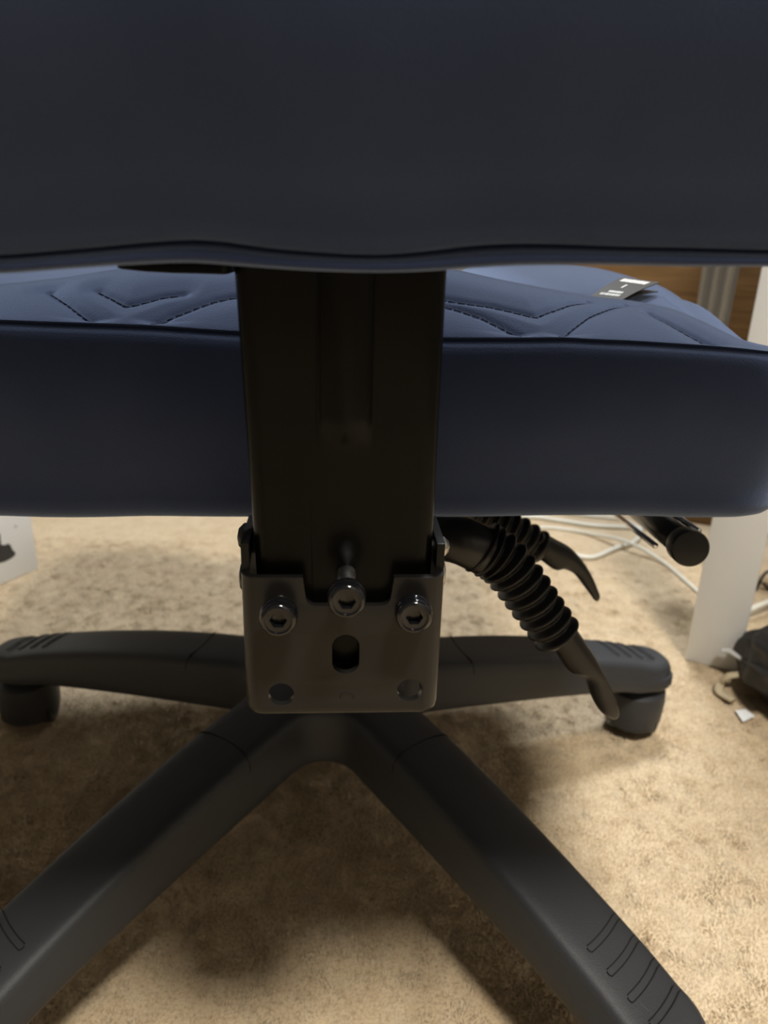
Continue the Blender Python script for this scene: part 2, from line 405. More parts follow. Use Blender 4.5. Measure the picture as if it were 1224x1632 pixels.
def make_seat():
    N = 1100; ol = outline(N); cen = Vector((0, 0.03, 0))
    ks = list(1-0.32*(np.linspace(0, 1, 70)**1.3)) + list(np.linspace(0.67, 0.02, 26))
    V = []; Fc = []
    for k in ks:
        for p in ol: q = cen+(p-cen)*k; V.append([q.x, q.y, 0])
    V = np.array(V); dist = seg_dist(V[:, :2])
    for i in range(len(V)):
        V[i, 2] = top_z(V[i, 0], V[i, 1])
    fade = np.clip((V[:, 1]-YR-0.0005)/0.004, 0, 1); V[:, 2] -= fade*(0.0016*np.exp(-(dist/0.0018)**2) + 0.0022*np.exp(-(dist/0.009)**2))
    V = [tuple(p) for p in V]
    K = len(ks)
    for i in range(K-1):
        for j in range(N): k2 = (j+1) % N; Fc.append((i*N+j, i*N+k2, (i+1)*N+k2, (i+1)*N+j))
    Fc.append(tuple((K-1)*N+j for j in range(N)))
    # side band: from the seam groove, bulging out, to the rounded lower edge
    prof = [(0.0016, -0.0006), (0.0014, -0.0014), (-0.0008, -0.0020), (-0.0030, -0.0045), (-0.0056, -0.010), (-0.0080, -0.018), (-0.0092, -0.026)]
    base = len(V)
    rows = []
    for ins, dz in prof: rows.append(('a', ins, dz))
    for t in (0.42, 0.52, 0.62, 0.72, 0.82): rows.append(('b', -0.0095+0.030*max(0, t-.36), t))
    for a in (0, 18, 36, 54, 72, 90): rows.append(('c', a, 0))
    rows.append(('d', 0.05, 0)); rows.append(('d', 0.15, 0))
    raw = [(ol[(j+3) % N]-ol[j-3]).normalized() for j in range(N)]
    raw = [Vector((t.y, -t.x, 0)) for t in raw]; outs = []
    for j in range(N):
        acc = Vector((0, 0, 0))
        for k in range(-10, 11): acc += raw[(j+k) % N]
        outs.append(acc.normalized())
    for kind, a, b in rows:
        for jj, p in enumerate(ol):
            x = max(-0.24, min(0.24, p.x))
            zt = top_z(p.x, p.y); zb = smooth_interp(BT, x, .012)
            # outward direction across the rear is straight back
            out = outs[jj]
            wv = 0.0010*math.sin(p.x*38+p.y*30)
            if kind == 'a': q = p - out*a; z = zt+b
            elif kind == 'b': q = p - out*(a+wv); z = zt+(zb-zt)*b
            elif kind == 'c':
                r = 0.014; an = R(a); q = p + out*(-0.0045 - r*(1-math.cos(an))-wv); z = zb + r*(1-math.sin(an))
            else: q = p-out*a; z = zb
            V.append((q.x, q.y, z))
    nr = len(rows)
    for j in range(N): k2 = (j+1) % N; Fc.append((j, k2, base+k2, base+j))
    for i in range(nr-1):
        for j in range(N): k2 = (j+1) % N; Fc.append((base+i*N+j, base+i*N+k2, base+(i+1)*N+k2, base+(i+1)*N+j))
    Fc.append(tuple(base+(nr-1)*N+j for j in range(N)))
    return pyd('seat_cushion', V, Fc, 'velvet', chair), ol
seat, seat_ol = make_seat()
# stitches: dashes lying in the quilting grooves and along the rear seam
def dashes(path, name, step=0.0048, gap=0.0010, r=0.00028, lift=-0.0032):
    d = [0]
    for a, b in zip(path[:-1], path[1:]): d.append(d[-1]+(b-a).length)
    def at(s):
        i = max(j for j in range(len(d)-1) if d[j] <= s+1e-12); t = (s-d[i])/max(1e-9, d[i+1]-d[i]); p = path[i].lerp(path[i+1], t)
        return p
    parts = []; s = 0
    while s+step < d[-1]:
        pp = [at(s), at(s+(step-gap)*.5), at(s+step-gap)]; pp = [p+Vector((0, 0, lift*max(0, min(1, (p.y-YR-.0005)/.004)) if lift < 0 else lift)) for p in pp]
        parts.append(tube_data(pp, r, n=6)); s += step
    v, f = join_data(parts); o = pyd(name, v, f, 'thread', seat, fix=False); o['kind'] = 'stuff'; return o
for q in quilt:
    dashes([Vector((p.x, p.y, top_z(p.x, p.y))) for p in q], 'quilt_stitching')
rs = [Vector((x, YR+0.0012, seam_z(x)-0.0002)) for x in np.linspace(-0.235, 0.165, 120)]
dashes(rs, 'seam_stitching', lift=0.0001, r=0.0003)

# ---- back bar: pressed steel channel with a stiffening rib ------------------
YB = -0.280
bar_l = [cy(370, 430, YB), cy(405, 900, YB)]; bar_r = [cy(715, 430, YB), cy(690, 900, YB)]
bxc = (bar_l[0].x+bar_r[0].x)/2*.5+(bar_l[1].x+bar_r[1].x)/2*.5; bw = ((bar_r[0].x-bar_l[0].x)+(bar_r[1].x-bar_l[1].x))/4
BRK_T = cy(548, 918, YB-0.006).z; BRK_B = cy(549, 1142, YB-0.008).z
def make_bar():
    z0 = BRK_B+0.012; z1 = 0.74; rib_bot = cy(545, 722, YB).z
    zt = cy(540, 430, YB).z; LT = -0.055*(zt-BRK_T); rib_x = cy(548, 560, YB-.005).x
    EL = (cy(405, 900, YB), cy(370, 430, YB+LT)); ER = (cy(690, 900, YB), cy(716, 430, YB+LT))
    def edge(E, z): t = min(1.3, (z-E[0].z)/(E[1].z-E[0].z)); return E[0].x+(E[1].x-E[0].x)*t
    zs = list(np.linspace(z0, rib_bot-0.004, 8)) + list(np.linspace(rib_bot, rib_bot+0.02, 16)) + list(np.linspace(rib_bot+0.03, z1, 20))
    rings = []
    for z in zs:
        k = sm((z-rib_bot)/0.014)
        front = []
        rw = 0.0092
        for x in np.linspace(-bw+0.006, bw-0.006, 81):
            y = 0
            xr = x-(0.0005)
            if abs(xr) < rw:
                y = -0.0050*k*math.cos(PI/2*xr/rw)**0.7
            front.append((x, y))
        right = [(bw-0.006+0.006*math.sin(a), 0.006-0.006*math.cos(a)) for a in np.linspace(0, PI/2, 8)[1:]]
        prof = front+right+[(bw, 0.02), (bw-.0025, 0.02), (bw-.0025, 0.008), (bw-.0045, 0.0035), (-bw+.0045, 0.0035), (-bw+.0025, 0.008), (-bw+.0025, 0.02), (-bw, 0.02)]
        left = [(-bw+0.006-0.006*math.sin(a), 0.006-0.006*math.cos(a)) for a in np.linspace(PI/2, 0, 8)[:-1]]
        prof += left
        lean = -0.055*(z-BRK_T) if z > BRK_T else 0
        a, b = edge(EL, z), edge(ER, z)
        rings.append([Vector((rib_x+x if abs(x) < .012 and y < .001 else (a+b)/2+x*(b-a)/(2*bw), YB+y+lean, z)) for x, y in prof])
    return loft('back_bar', rings, 'steel', chair, auto=40)
bar = make_bar()

# ---- mounting bracket ------------------------------------------------------
YP = YB-0.0075                                   # front face of the bracket plate
p1, p2 = cy(385, 1000, YP), cy(706, 1000, YP)
kx = (p1.x+p2.x)/2; kw = (p2.x-p1.x)/2
def make_bracket():
    th = 0.003; rc = 0.006; top = BRK_T+0.011; dep = 0.036
    def ring(z, ins):
        W = kw-ins; o = []
        o.append((-W, dep)); 
        for a in np.linspace(PI, 1.5*PI, 9): o.append((-W+rc+rc*math.cos(a), ins+rc+rc*math.sin(a)))
        for a in np.linspace(1.5*PI, 2*PI, 9): o.append((W-rc+rc*math.cos(a), ins+rc+rc*math.sin(a)))
        o.append((W, dep)); o.append((W-th, dep))
        ri = rc-th
        for a in np.linspace(2*PI, 1.5*PI, 7): o.append((W-rc+ri*math.cos(a), ins+rc+ri*math.sin(a)))
        for a in np.linspace(1.5*PI, PI, 7): o.append((-W+rc+ri*math.cos(a), ins+rc+ri*math.sin(a)))
        o.append((-W+th, dep))
        return [Vector((kx+x, YP+y, z)) for x, y in o]
    zb = BRK_B
    zz = [(zb, .0022), (zb+.0007, .0010), (zb+.002, .0003), (zb+.004, 0)] + [(zb+.004+(top-zb-.004)*i/6, 0) for i in range(1, 7)]
    v, f = loft_data([ring(z, i) for z, i in zz])
    o = pyd('mounting_bracket', v, f, 'steel2', chair, auto=35)
    cut = []
    def cutter(data): 
        c = pyd('cutter', data[0], data[1], 'steel2', chair, smooth=False); cut.append(c)
        md = o.modifiers.new('b', 'BOOLEAN'); md.operation = 'DIFFERENCE'; md.solver = 'EXACT'; md.object = c
    def prism(pts, ya, yb):
        n = len(pts); r = [[Vector((x, y, z)) for x, z in pts] for y in (ya, yb)]; return loft_data(r)
    # step: front plate lower than the side cheeks, with the notch in the middle
    nl, nr_, nb = cy(487, 960, YP), cy(623, 960, YP), cy(552, 966, YP).z
    rr = 0.004; T = BRK_T
    pts = [(kx-kw-.01, top+.01), (kx-kw-.01, T)]
    def ac(cx, cz, a0, a1): return [(cx+rr*math.cos(a), cz+rr*math.sin(a)) for a in np.linspace(a0, a1, 7)]
    pts += [(nl.x-.001, T)] + ac(nl.x+rr, nb+rr, PI, 1.5*PI) + ac(nr_.x-rr, nb+rr, 1.5*PI, 2*PI) + [(nr_.x+.001, T), (kx+kw+.01, T), (kx+kw+.01, top+.01)]
    cutter(prism(pts, YP-.01, YP+.0066))
    def circ(c, r, rz=None, n=28): return [(c.x+r*math.cos(a), c.z+(r)*math.sin(a)) for a in np.linspace(0, 2*PI, n+1)[:-1]]
    s = cy(551, 1043, YP); hh = abs(cy(551, 1012, YP).z-cy(551, 1074, YP).z)/2; sw = 0.0053
    st = [(s.x+sw*math.cos(a), s.z+(hh-sw)*(1 if math.sin(a) > 0 else -1)+sw*math.sin(a)) for a in np.linspace(0.001, 2*PI-.001, 33)]
    cutter(prism(st, YP-.01, YP+.005))
    for u, v in ((448, 1107), (653, 1100)): cutter(prism(circ(cy(u, v, YP), .0051), YP-.01, YP+.005))
    # clip the cheeks' top corner round
    for sx in (-1, 1):
        pts = [(YP-.01, top+.01), (YP-.01, top-.004), (YP+.0005, top-.004)] + [(YP+.0075-.0075*math.cos(a), top-.0075+.0075*math.sin(a)) for a in np.linspace(.3, PI/2, 6)] + [(YP+.0076, top+.01)]
        n = len(pts); cutter(loft_data([[Vector((kx+sx*kw+dx, y, z)) for y, z in pts] for dx in (-.012, .012)]))
    bv = o.modifiers.new('bev', 'BEVEL'); bv.width = 0.0009; bv.segments = 3; bv.limit_method = 'ANGLE'; bv.angle_limit = R(40)
    dg = bpy.context.evaluated_depsgraph_get(); me = bpy.data.meshes.new_from_object(o.evaluated_get(dg))
    o.modifiers.clear(); o.data = me
    me.polygons.foreach_set('use_smooth', [True]*len(me.polygons)); me.set_sharp_from_angle(angle=R(32))
    for c in cut: bpy.data.objects.remove(c)
    return o
bracket = make_bracket()

# bolts: flanged button heads with a hex socket on a threaded shank (axis = chair y)
def bolt_head(c, r, yface):
    """rings from the back of the flange to the bottom of the hex socket"""
    rings = []; n = 36
    def circ(rad, y): return [Vector((c.x+rad*math.cos(2*PI*k/n), y, c.z+rad*math.sin(2*PI*k/n))) for k in range(n)]
    def hexr(rad, y):
        o = []
        for k in range(n):
            a = 2*PI*k/n; s = PI/3; q = (a % s)-s/2; d = rad*math.cos(s/2)/math.cos(q); o.append(Vector((c.x+d*math.cos(a), y, c.z+d*math.sin(a))))
        return o
    for q, y in ((.55, .0066), (.90, .0066), (.98, .0063), (1.0, .0056), (1.0, .0050), (.96, .0043), (.93, .0040), (.965, .0035), (.98, .0026), (.965, .0016), (.91, .0008), (.84, .0003), (.76, 0), (.70, .0001), (.67, .0006), (.60, .0007)):
        rings.append(circ(r*q, yface+y))
    rings += [hexr(r*.46, yface+.0007), hexr(r*.42, yface+.0012), hexr(r*.41, yface+.0042), hexr(r*.05, yface+.0045)]
    return loft_data(rings)
def shank(c, r, ya, yb):
    rings = []; L = yb-ya; n = 18; t = 0; K = int(L/0.00032)
    for i in range(K+1):
        y = ya+L*i/K
        rings.append([Vector((c.x+(r+.00022*math.cos(2*PI*(y/.00125)-2*PI*k/n))*math.cos(2*PI*k/n), y, c.z+(r+.00022*math.cos(2*PI*(y/.00125)-2*PI*k/n))*math.sin(2*PI*k/n))) for k in range(n)])
    return loft_data(rings)
for u, v, yf, lab in ((553, 961, YP-.0165, 'black hex bolt standing out on a bright thread above the notch'),
                      (443, 991, YP-.0120, None), (661, 986, YP-.0115, None)):
    c = cy(u, v, yf)
    o = pyd('bolt', *bolt_head(c, .0070, yf), 'bolt', bracket, auto=30)
    if lab: o['label'] = lab
    s = pyd('bolt_shank', *shank(c, .0037 if lab else .0033, yf+.0058, YB+.006), 'chrome' if lab else 'zinc', bracket)
    if not lab:
        w_ = pyd('washer', *lathe_data([(.0034, .0078), (.0052, .0078), (.0055, .0080), (.0055, .0088), (.0052, .009), (.0034, .009)], 28, (c.x, yf, c.z), 'y'), 'bolt', bracket, auto=30)
# rivets on the cheeks
for u, v, sx in ((383, 925, -1), (712, 919, 1)):
    c = cy(u, v, YP+.012); xx = kx+sx*kw
    pr = [(.0062, 0), (.0060, .0007*1), (.0048, .0016), (.0025, .0021), (.0004, .0022)]
    pyd('rivet', *lathe_data([(r, sx*h) for r, h in pr], 28, (xx, YP+.016, c.z), 'x'), 'chrome' if sx > 0 else 'bolt', bracket)
# small stamped arc mark near the lower edge
c = cy(553, 1110, YP); arc_p = [Vector((c.x+.0026*math.cos(a), YP-.00005, c.z+.0022*math.sin(a))) for a in np.linspace(-.3, PI+.3, 14)]
tube('stamped_mark', arc_p, .00022, 'line', bracket, n=6)
# scuffs on the bar paint
for u, v, r in ((467, 780, .0008), (549, 530, .0006), (552, 540, .0005), (549, 580, .0005)):
    c = cy(u, v, YB); pyd('paint_chip', *lathe_data([(r, .0001), (r*.7, -.0002), (r*.1, -.0003)], 9, (c.x, YB-(0.0034 if v < 700 and u > 540 else 0), c.z), 'y'), 'zinc', bar)

# ---- mechanism under the seat -----------------------------------------------
zs_b = smooth_interp(BT, 0)
mech = box('tilt_mechanism', (-0.045, -0.06, zs_b-0.052), (0.075, 0.17, zs_b+0.004), 'steel', chair, .006, 3)
box('mounting_plate', (-0.10, -0.08, zs_b-0.004), (0.10, 0.16, zs_b+0.006), 'steel', mech, .001)
box('tongue', (kx-0.034, YB+0.006, BRK_B+0.020), (kx+0.034, -0.06, BRK_B+0.040), 'steel', mech, .003)
# ---- gas column -------------------------------------------------------------
gc = pyd('gas_column', *lathe_data([(.028, .08), (.028, .24), (.026, .242), (.0145, .244), (.0145, zs_b-.05), (.02, zs_b-.049), (.02, zs_b-.03)], 32), 'plastic2', chair, auto=35); gc.location = BC

# ---- star base ----------------------------------------------------------------
NA = 5; ARM0 = R(-54+1.65)-YAW
RB = 0.385
def base_outline(wd, r_end, fr):
    """outline points of the five-armed star; wd = arm half-width, fr = fillet radius between arms"""
    pts = []
    for i in range(NA):
        a = ARM0+i*2*PI/NA; d = Vector((math.cos(a), math.sin(a), 0)); nrm = Vector((-d.y, d.x, 0))
        # fillet before this arm lies at angle a - 36deg
        hb = a-PI/NA; s36 = math.sin(PI/NA)
        cdist = (wd+fr)/s36; cc = Vector((math.cos(hb), math.sin(hb), 0))*cdist
        # tangent direction angles on the fillet circle
        a0 = (a-2*PI/NA)-PI/2      # faces the previous arm
        a1 = a+PI/2
        a0n = (a-2*PI/NA)-PI/2; a1n = a+PI/2
        # go from the previous arm's side to this arm's side, passing the hub side
        st = a-2*PI/NA - PI/2; en = a + PI/2 - 2*PI
        for k in range(15):
            an = st+(en-st)*k/14
            pts.append(cc+Vector((math.cos(an), math.sin(an), 0))*fr)
        r_tan = cdist*math.cos(PI/NA)
        for k in range(1, 13):
            r = r_tan+(r_end-0.03-r_tan)*k/12; wk = wd*(1-0.07*sm((r-.10)/.2))
            pts.append(d*r-nrm*wk)
        for k in range(1, 12):
            an = -PI/2+PI*k/12; wk = wd*0.93
            pts.append(d*(r_end-0.03+0.03*math.cos(an)) + nrm*(wk*math.copysign(abs(math.sin(an))**.7, math.sin(an))))
        for k in range(12, 0, -1):
            r = r_tan+(r_end-0.03-r_tan)*k/12; wk = wd*(1-0.07*sm((r-.10)/.2))
            pts.append(d*r+nrm*wk)
    return pts
def zt_base(r): 
    q = min(1, r/.35); return 0.150-0.052*q*q-0.10*max(0, r-.335)
def zb_base(r): q = min(1, r/.35); return 0.104-0.034*q+0.004*math.sin(q*PI)-0.004*sm((r-.30)/.04)
def make_base():
    W = 0.0325; FR = 0.030; rings = []
    lev = [('b', 0.018, 0), ('b', 0.004, 0), ('b', 0.0005, 0.0015), ('b', -0.0005, 0.004), ('b', 0.000, 0.012), ('m', .001, .5), ('t', 0.0022, -0.014), ('t', 0.0034, -0.007), ('t', 0.0050, -0.0035), ('t', 0.0075, -0.0012), ('t', 0.011, -0.0002), ('t', 0.016, 0.0003), ('t', 0.024, 0.0005)]
    for kind, ins, dz in lev:
        o = base_outline(W-ins, RB-ins*0.9, FR+ins); ring = []
        for p in o:
            r = p.length
            if kind == 'b': z = zb_base(r)+dz
            elif kind == 'm': z = (zb_base(r)+zt_base(r))/2
            else: z = zt_base(r)+dz
            ring.append(Vector((p.x, p.y, z)))
        rings.append(ring)
    v, f = loft_data(rings, True, False)
    n = len(rings[0]); base = (len(rings)-1)*n; per = n//NA
    # bridge the narrow top strips of the arms and cap the hub
    for i in range(NA):
        s = base+i*per
        left = [s+14+k for k in range(0, 13)]                    # outward side (incl. tangent point)
        tip = [s+27+k for k in range(11)]
        right = [base+(i*per+38+k) % n for k in range(12)] + [base+((i+1)*per) % n]
        right = right[::-1]                                       # from the hub outward
        for k in range(12): f.append((left[k], left[k+1], right[k+1], right[k]))
        f.append(tuple([left[-1]]+tip+[right[-1]]))
    hub = []
    for i in range(NA): hub += [base+i*per+k for k in range(15)]
    f.append(tuple(hub))
    o = pyd('star_base', v, f, 'plastic', chair, auto=50); o.location = BC; return o
base = make_base()
pyd('hub_collar', *lathe_data([(.036, .143), (.036, .156), (.034, .159), (.030, .160), (.0285, .158)], 40), 'plastic', base, auto=40)
# moulded seam across each arm and dark tubes painted as groove shade outlining the grips at its end
for i in range(NA):
    a = ARM0+i*2*PI/NA; d = Vector((math.cos(a), math.sin(a), 0)); nrm = Vector((-d.y, d.x, 0))
    def onarm(r, s):             # s runs -1..1 over the top and down the sides
        W = 0.0325*(1-.07*sm((r-.10)/.2)); z = zt_base(r)
        sa = abs(s)
        if sa <= .6: x, dz = (W-.011)*sa/.6, 0.0003+(.0005 if r > .30 else 0)+(.0008 if r > .345 else 0)
        elif sa <= .8: t = (sa-.6)/.2; x = W-.011+t*.0076; dz = -.007*t**2.2
        else: t = (sa-.8)/.2; x = W-.0034+t*.0034; dz = -.007-.045*t
        return d*r+nrm*math.copysign(x, s)+Vector((0, 0, z+dz))
    sp = [onarm(0.135-0.006*math.cos(s*1.5), s) for s in np.linspace(-.95, .95, 40)]
    tube('moulded_seam', sp, .00055, 'line', base, n=6)
    for g in range(4):
        rr = 0.310+0.0155*g
        parts = []
        sg = 1 if i in (0, 1) else -1
        def gp(s, off): return onarm(rr+off-0.0055*((s+.36)/1.1)**2, s*sg)
        ss = np.linspace(-.36, .78, 24)
        ring = [gp(s, -.0021) for s in ss]+[gp(s, .0021) for s in ss[::-1]]+[gp(-.39, .0012), gp(-.40, 0), gp(-.39, -.0012)]
        v, f = tube_data(ring, .00038, n=5, ref=Vector((0, 0, 1)))
        pyd('grip_groove_shade', v, f, 'line', base)
# casters: hood over twin wheels
def make_caster(p, swivel, first=None):
    if first is None:
        c = empty('caster', p, swivel, chair)
        # local y = rolling direction
        pyd('hood', *lathe_data([(.0285, .014), (.0305, .024), (.0315, .046), (.0305, .056), (.020, .062), (.0055, .064), (.0055, .078)], 32), 'plastic', c, auto=40)
        for sx in (-1, 1):
            pr = [(.004, 0), (.016, 0), (.021, .0008), (.0235, .003), (.0245, .007), (.0245, .014), (.0235, .0175), (.021, .019), (.012, .0175), (.004, .018)]
            pyd('wheel', *lathe_data([(r, sx*(.0065+h)) for r, h in pr], 36, (0, 0.004, .0245), 'x'), 'plastic2', c, auto=40)
        return c
    c = first.copy(); COL.objects.link(c); c.location = p; c.rotation_euler = (0, 0, swivel)
    for ch in first.children: k = ch.copy(); COL.objects.link(k); k.parent = c
    return c
first = None
for i in range(NA):
    a = ARM0+i*2*PI/NA; p = BC+Vector((math.cos(a), math.sin(a), 0))*(RB-.033)
    c = make_caster(p, [R(20), R(-15), R(40), R(5), R(-30)][i], first); first = first or c

# ---- levers --------------------------------------------------------------------
# near lever: sleeve, corrugated bellows, curved paddle
lv = tube('tilt_lever', catmull([cy(640, 860, -.09), cy(700, 858, -.12), cy(735, 862, -.135), cy(775, 880, -.135)]), lambda t: .0135+.0012*t, 'plastic2', chair, n=24, auto=40)
bp = catmull([cy(768, 872, -.135), cy(800, 893, -.136), cy(832, 932, -.138), cy(862, 975, -.140), cy(893, 1018, -.142)], 36)
tube('bellows', bp, lambda t: .0150-.0018*t+.0021*math.cos(2*PI*t*10.5)**1, 'rubber', lv, n=28)
def paddle(name, Lpx, Rpx, y, th, parent):
    A = catmull([cy(u, v, y) for u, v in Lpx], 7); B = catmull([cy(u, v, y) for u, v in Rpx], 7); rings = []; n = 24
    for i, (a, b) in enumerate(zip(A, B)):
        c = (a+b)/2; h = (b-a)/2; t = i/(len(A)-1); T = th(t); ring = []
        if i == len(A)-1: h = h*.35; T *= .35
        for k in range(n):
            an = 2*PI*k/n; cs, sn = math.cos(an), math.sin(an)
            ring.append(c + h*math.copysign(abs(cs)**.75, cs) + Vector((0, T*math.copysign(abs(sn)**.75, sn)+0.010*t*t, 0)))
        rings.append(ring)
    return loft(name, rings, 'rubber', parent, auto=50)
paddle('paddle', [(868, 1012), (886, 1040), (903, 1064), (922, 1070), (935, 1084), (944, 1112), (958, 1137), (974, 1150), (982, 1153)],
       [(912, 992), (932, 1022), (948, 1046), (958, 1064), (966, 1080), (977, 1103), (987, 1126), (991, 1142), (989, 1151)], -.142, lambda t: .0125-.0065*t, lv)
lv2 = tube('recline_lever', catmull([cy(700, 790, .02), cy(740, 810, .02), cy(765, 825, .02)]), .012, 'plastic2', chair, n=20)
bp = catmull([cy(756, 814, .02), cy(790, 832, .02), cy(825, 852, .02), cy(862, 877, .02)], 30)
tube('bellows', bp, lambda t: .0150-.001*t+.0018*math.cos(2*PI*t*7.5), 'rubber', lv2, n=24)
paddle('paddle', [(838, 872), (862, 892), (882, 906), (896, 905), (914, 914), (930, 934), (942, 950), (949, 960), (953, 963)],
       [(864, 848), (888, 862), (908, 873), (922, 886), (935, 903), (946, 922), (954, 940), (959, 953), (957, 961)], .02, lambda t: .011-.005*t, lv2)
# height rod with its round end cap
ca = cy(1101, 875, -.105); cb = cy(1005, 800, .06)
ax_ = (ca-cb).normalized()
hr = tube('height_rod', [cb, cb.lerp(ca, .5), ca-ax_*.002], .0098, 'plastic2', chair, n=28)
tube('end_cap', [ca-ax_*.014, ca-ax_*.013, ca-ax_*.0015, ca, ca+ax_*.0003], lambda t: [.0105, .0124, .0124, .0116, .0105][min(4, int(round(t*4)))], 'rubber', hr, n=36, auto=35)
off = Vector((-.011, 0, -.004))
tube('rod_highlight', [cb+Vector((.0088, 0, .0088)), ca-ax_*.016+Vector((.0088, 0, .0088))], .0022, 'chrome', hr, n=12)  # bright tube stands in for the highlight along the glossy black rod
tube('link_rod', [cb+off*1.7, ca-ax_*.030+off*1.35], .0022, 'chrome', hr, n=12)
# knob end and screw showing at the sides of the bar
c = cy(404, 856, -.235)
pyd('adjustment_knob', *lathe_data([(.0005, -.007), (.004, -.0062), (.0062, -.004), (.0068, 0), (.0068, .03), (.0005, .0305)], 24, (c.x, c.y, c.z), 'x'), 'plastic2', chair)
c = cy(704, 871, -.235)
pyd('cross_screw', *lathe_data([(.0005, .0045), (.0025, .0040), (.0045, .0020), (.0048, 0), (.003, -.001), (.003, -.03)], 24, (c.x-.001, c.y, c.z), 'x'), 'zinc', chair, auto=60)
box('pivot_arm', (kx-kw*.8, YB+.018, BRK_T-.004), (kx+kw*.8, -.08, BRK_T+.012), 'steel', chair, .002)

# ================================================================== THINGS AROUND
# ---- swing tag on the seat
def c2w(p): return HUB+AX*p.x+AY*p.y+Vector((0, 0, p.z))
def make_tag():
    A = cy(941, 472, -.066); B = cy(992, 477.5, -.066); Cc = cy(1052, 450, -.024); D = cy(993, 441.5, -.018)
    A, B, Cc, D = [c2w(p) for p in (A, B, Cc, D)]
    t = empty('hang_tag', A)
    tag(t, 'small black folded card tag with white print lying on the blue seat', 'tag')
    def P(s, q, lift=0):        # s along the near edge, q towards the far edge
        p = A.lerp(B, s).lerp(D.lerp(Cc, s), q); n = (B-A).cross(D-A).normalized()
        return p + n*(lift + .0012*math.sin(q*PI)) - A
    rings = []
    for i in range(9):
        q = i/8; rings.append([P(0, q, 0), P(1, q, 0), P(1, q, -.0006), P(0, q, -.0006)])
    loft('card_front', rings, 'tag', t, auto=30)
    rings = []
    for i in range(9):
        q = i/8; dn = Vector((0, 0, -.0050*q))*1
        rings.append([P(0, q, -.0009)+dn, P(1, q, -.0009)+dn, P(1, q, -.0015)+dn, P(0, q, -.0015)+dn])
    loft('card_back', rings, 'tag', t, auto=30)
    def mark(name, marks):
        parts = []
        for s0, s1, q0, q1 in marks:
            parts.append(loft_data([[P(s0, q, .0002), P(s1, q, .0002), P(s1, q, .00005), P(s0, q, .00005)] for q in (q0, (q0+q1)/2, q1)]))
        v, f = join_data(parts); pyd(name, v, f, 'tagprint', t, smooth=False)
    mk = []; s = .12
    for wd in (.11, .09, .12, .08, .10, .11): mk.append((s, s+wd, .72+.0*s, .90)); s += wd+.018
    mark('printed_logo', mk)
    mark('printed_mark', [(.44, .49, .42, .58)])
    mk = []; s = .30
    for wd in (.05, .08, .06, .09, .05): mk.append((s, s+wd, .20, .27)); s += wd+.02
    s = .16
    for wd in (.07, .05, .09, .06, .08, .07, .05): mk.append((s, s+wd, .09, .16)); s += wd+.02
    mark('printed_lines', mk)
make_tag()

# ---- white desk at the right: two legs and rails, top above the frame
g = gz(1128, 1061); 
lw = 0.064
LEG = E1*0 + g
desk = empty('desk', (g.x, g.y, 0), RA)
tag(desk, 'white laminate desk on flat board legs, standing at the right beyond the chair seat', 'desk')
def leg(x, y): box('leg', (x-lw/2, y, 0), (x+lw/2, y+.05, .72), 'white', desk, .0015)
leg(.003, -.0); leg(.010, .30)
leg(1.00, -.0); leg(1.00, .30)
box('side_rail', (-.02, .045, .66), (.035, .305, .72), 'white', desk, .0015)
box('side_rail', (.97, .045, .66), (1.03, .305, .72), 'white', desk, .0015)
box('tabletop', (-.04, -.08, .72), (1.10, .42, .745), 'white', desk, .002)

# ---- brown wooden cabinet behind
g1 = gz(1040, 838) + E2*0.055
cab = empty('wooden_cabinet', (g1.x, g1.y, 0), RA)
tag(cab, 'plain brown wooden cabinet standing on the carpet beyond the white desk legs', 'cabinet')
box('body', (-.42, 0, .03), (.62, .35, .68), 'wood', cab, .002)
box('plinth', (-.41, .004, 0), (.61, .34, .03), 'wood', cab, .001)
box('cabinet_top', (-.43, -.012, .68), (.63, .36, .70), 'wood', cab, .003)

# ---- pale cloth hanging between seat and cabinet
def make_cloth():
    pt = gz(1150, 440, .46)
    d = ray(1146, 445); p = CAM + d*((1.06)/d.y)
    rings = []
    for i in range(15):
        z = .70-.40*i/14; row = []; 
        hw = .020+.006*(1-i/14)
        fr = [(s, .006*math.sin(s*9+.3*i*.2)) for s in np.linspace(-1, 1, 25)]
        row = [E1*(s*hw)+E2*(y-.001)+Vector((0, 0, z)) for s, y in fr] + [E1*(s*hw)+E2*(y+.001)+Vector((0, 0, z)) for s, y in fr[::-1]]
        rings.append(row)
    v, f = loft_data(rings)
    o = pyd('hanging_cloth', v, f, 'greyt'); o.location = (p.x, p.y, 0)
    tag(o, 'narrow pale grey cloth hanging in front of the brown cabinet, above the seat edge', 'cloth')
    return o
cloth = make_cloth()

# ---- white box with black print at the left
b0 = gz(62, 906)
bx = empty('white_box', (b0.x, b0.y, 0), RA)
tag(bx, 'white cardboard box with a black printed shape standing on the carpet at the left edge', 'box')
box('carton', (-.26, -.30, 0), (0, 0, .30), 'box', bx, .0015)
def face_pt(u, v):               # on the box side facing the chair
    o = CAM-Vector((b0.x, b0.y, 0)); d = ray(u, v); ol = Vector((o.dot(E1), o.dot(E2), o.z)); dl = Vector((d.dot(E1), d.dot(E2), d.z))
    return ol+dl*((0.0004-ol.x)/dl.x)
pp = [(-60, 800), (-30, 840), (-12, 862), (0, 850), (2, 868), (8, 869), (13, 866), (17, 869), (20, 876), (25, 881), (24, 885), (18, 890), (8, 895), (-10, 900), (-40, 905), (-70, 890)]
P3 = [face_pt(u, v) for u, v in pp]
r0 = [p for p in P3]; r1 = [p-Vector((.0006, 0, 0)) for p in P3]
pyd('printed_shape', *loft_data([r1, r0]), 'ink', bx, smooth=False)
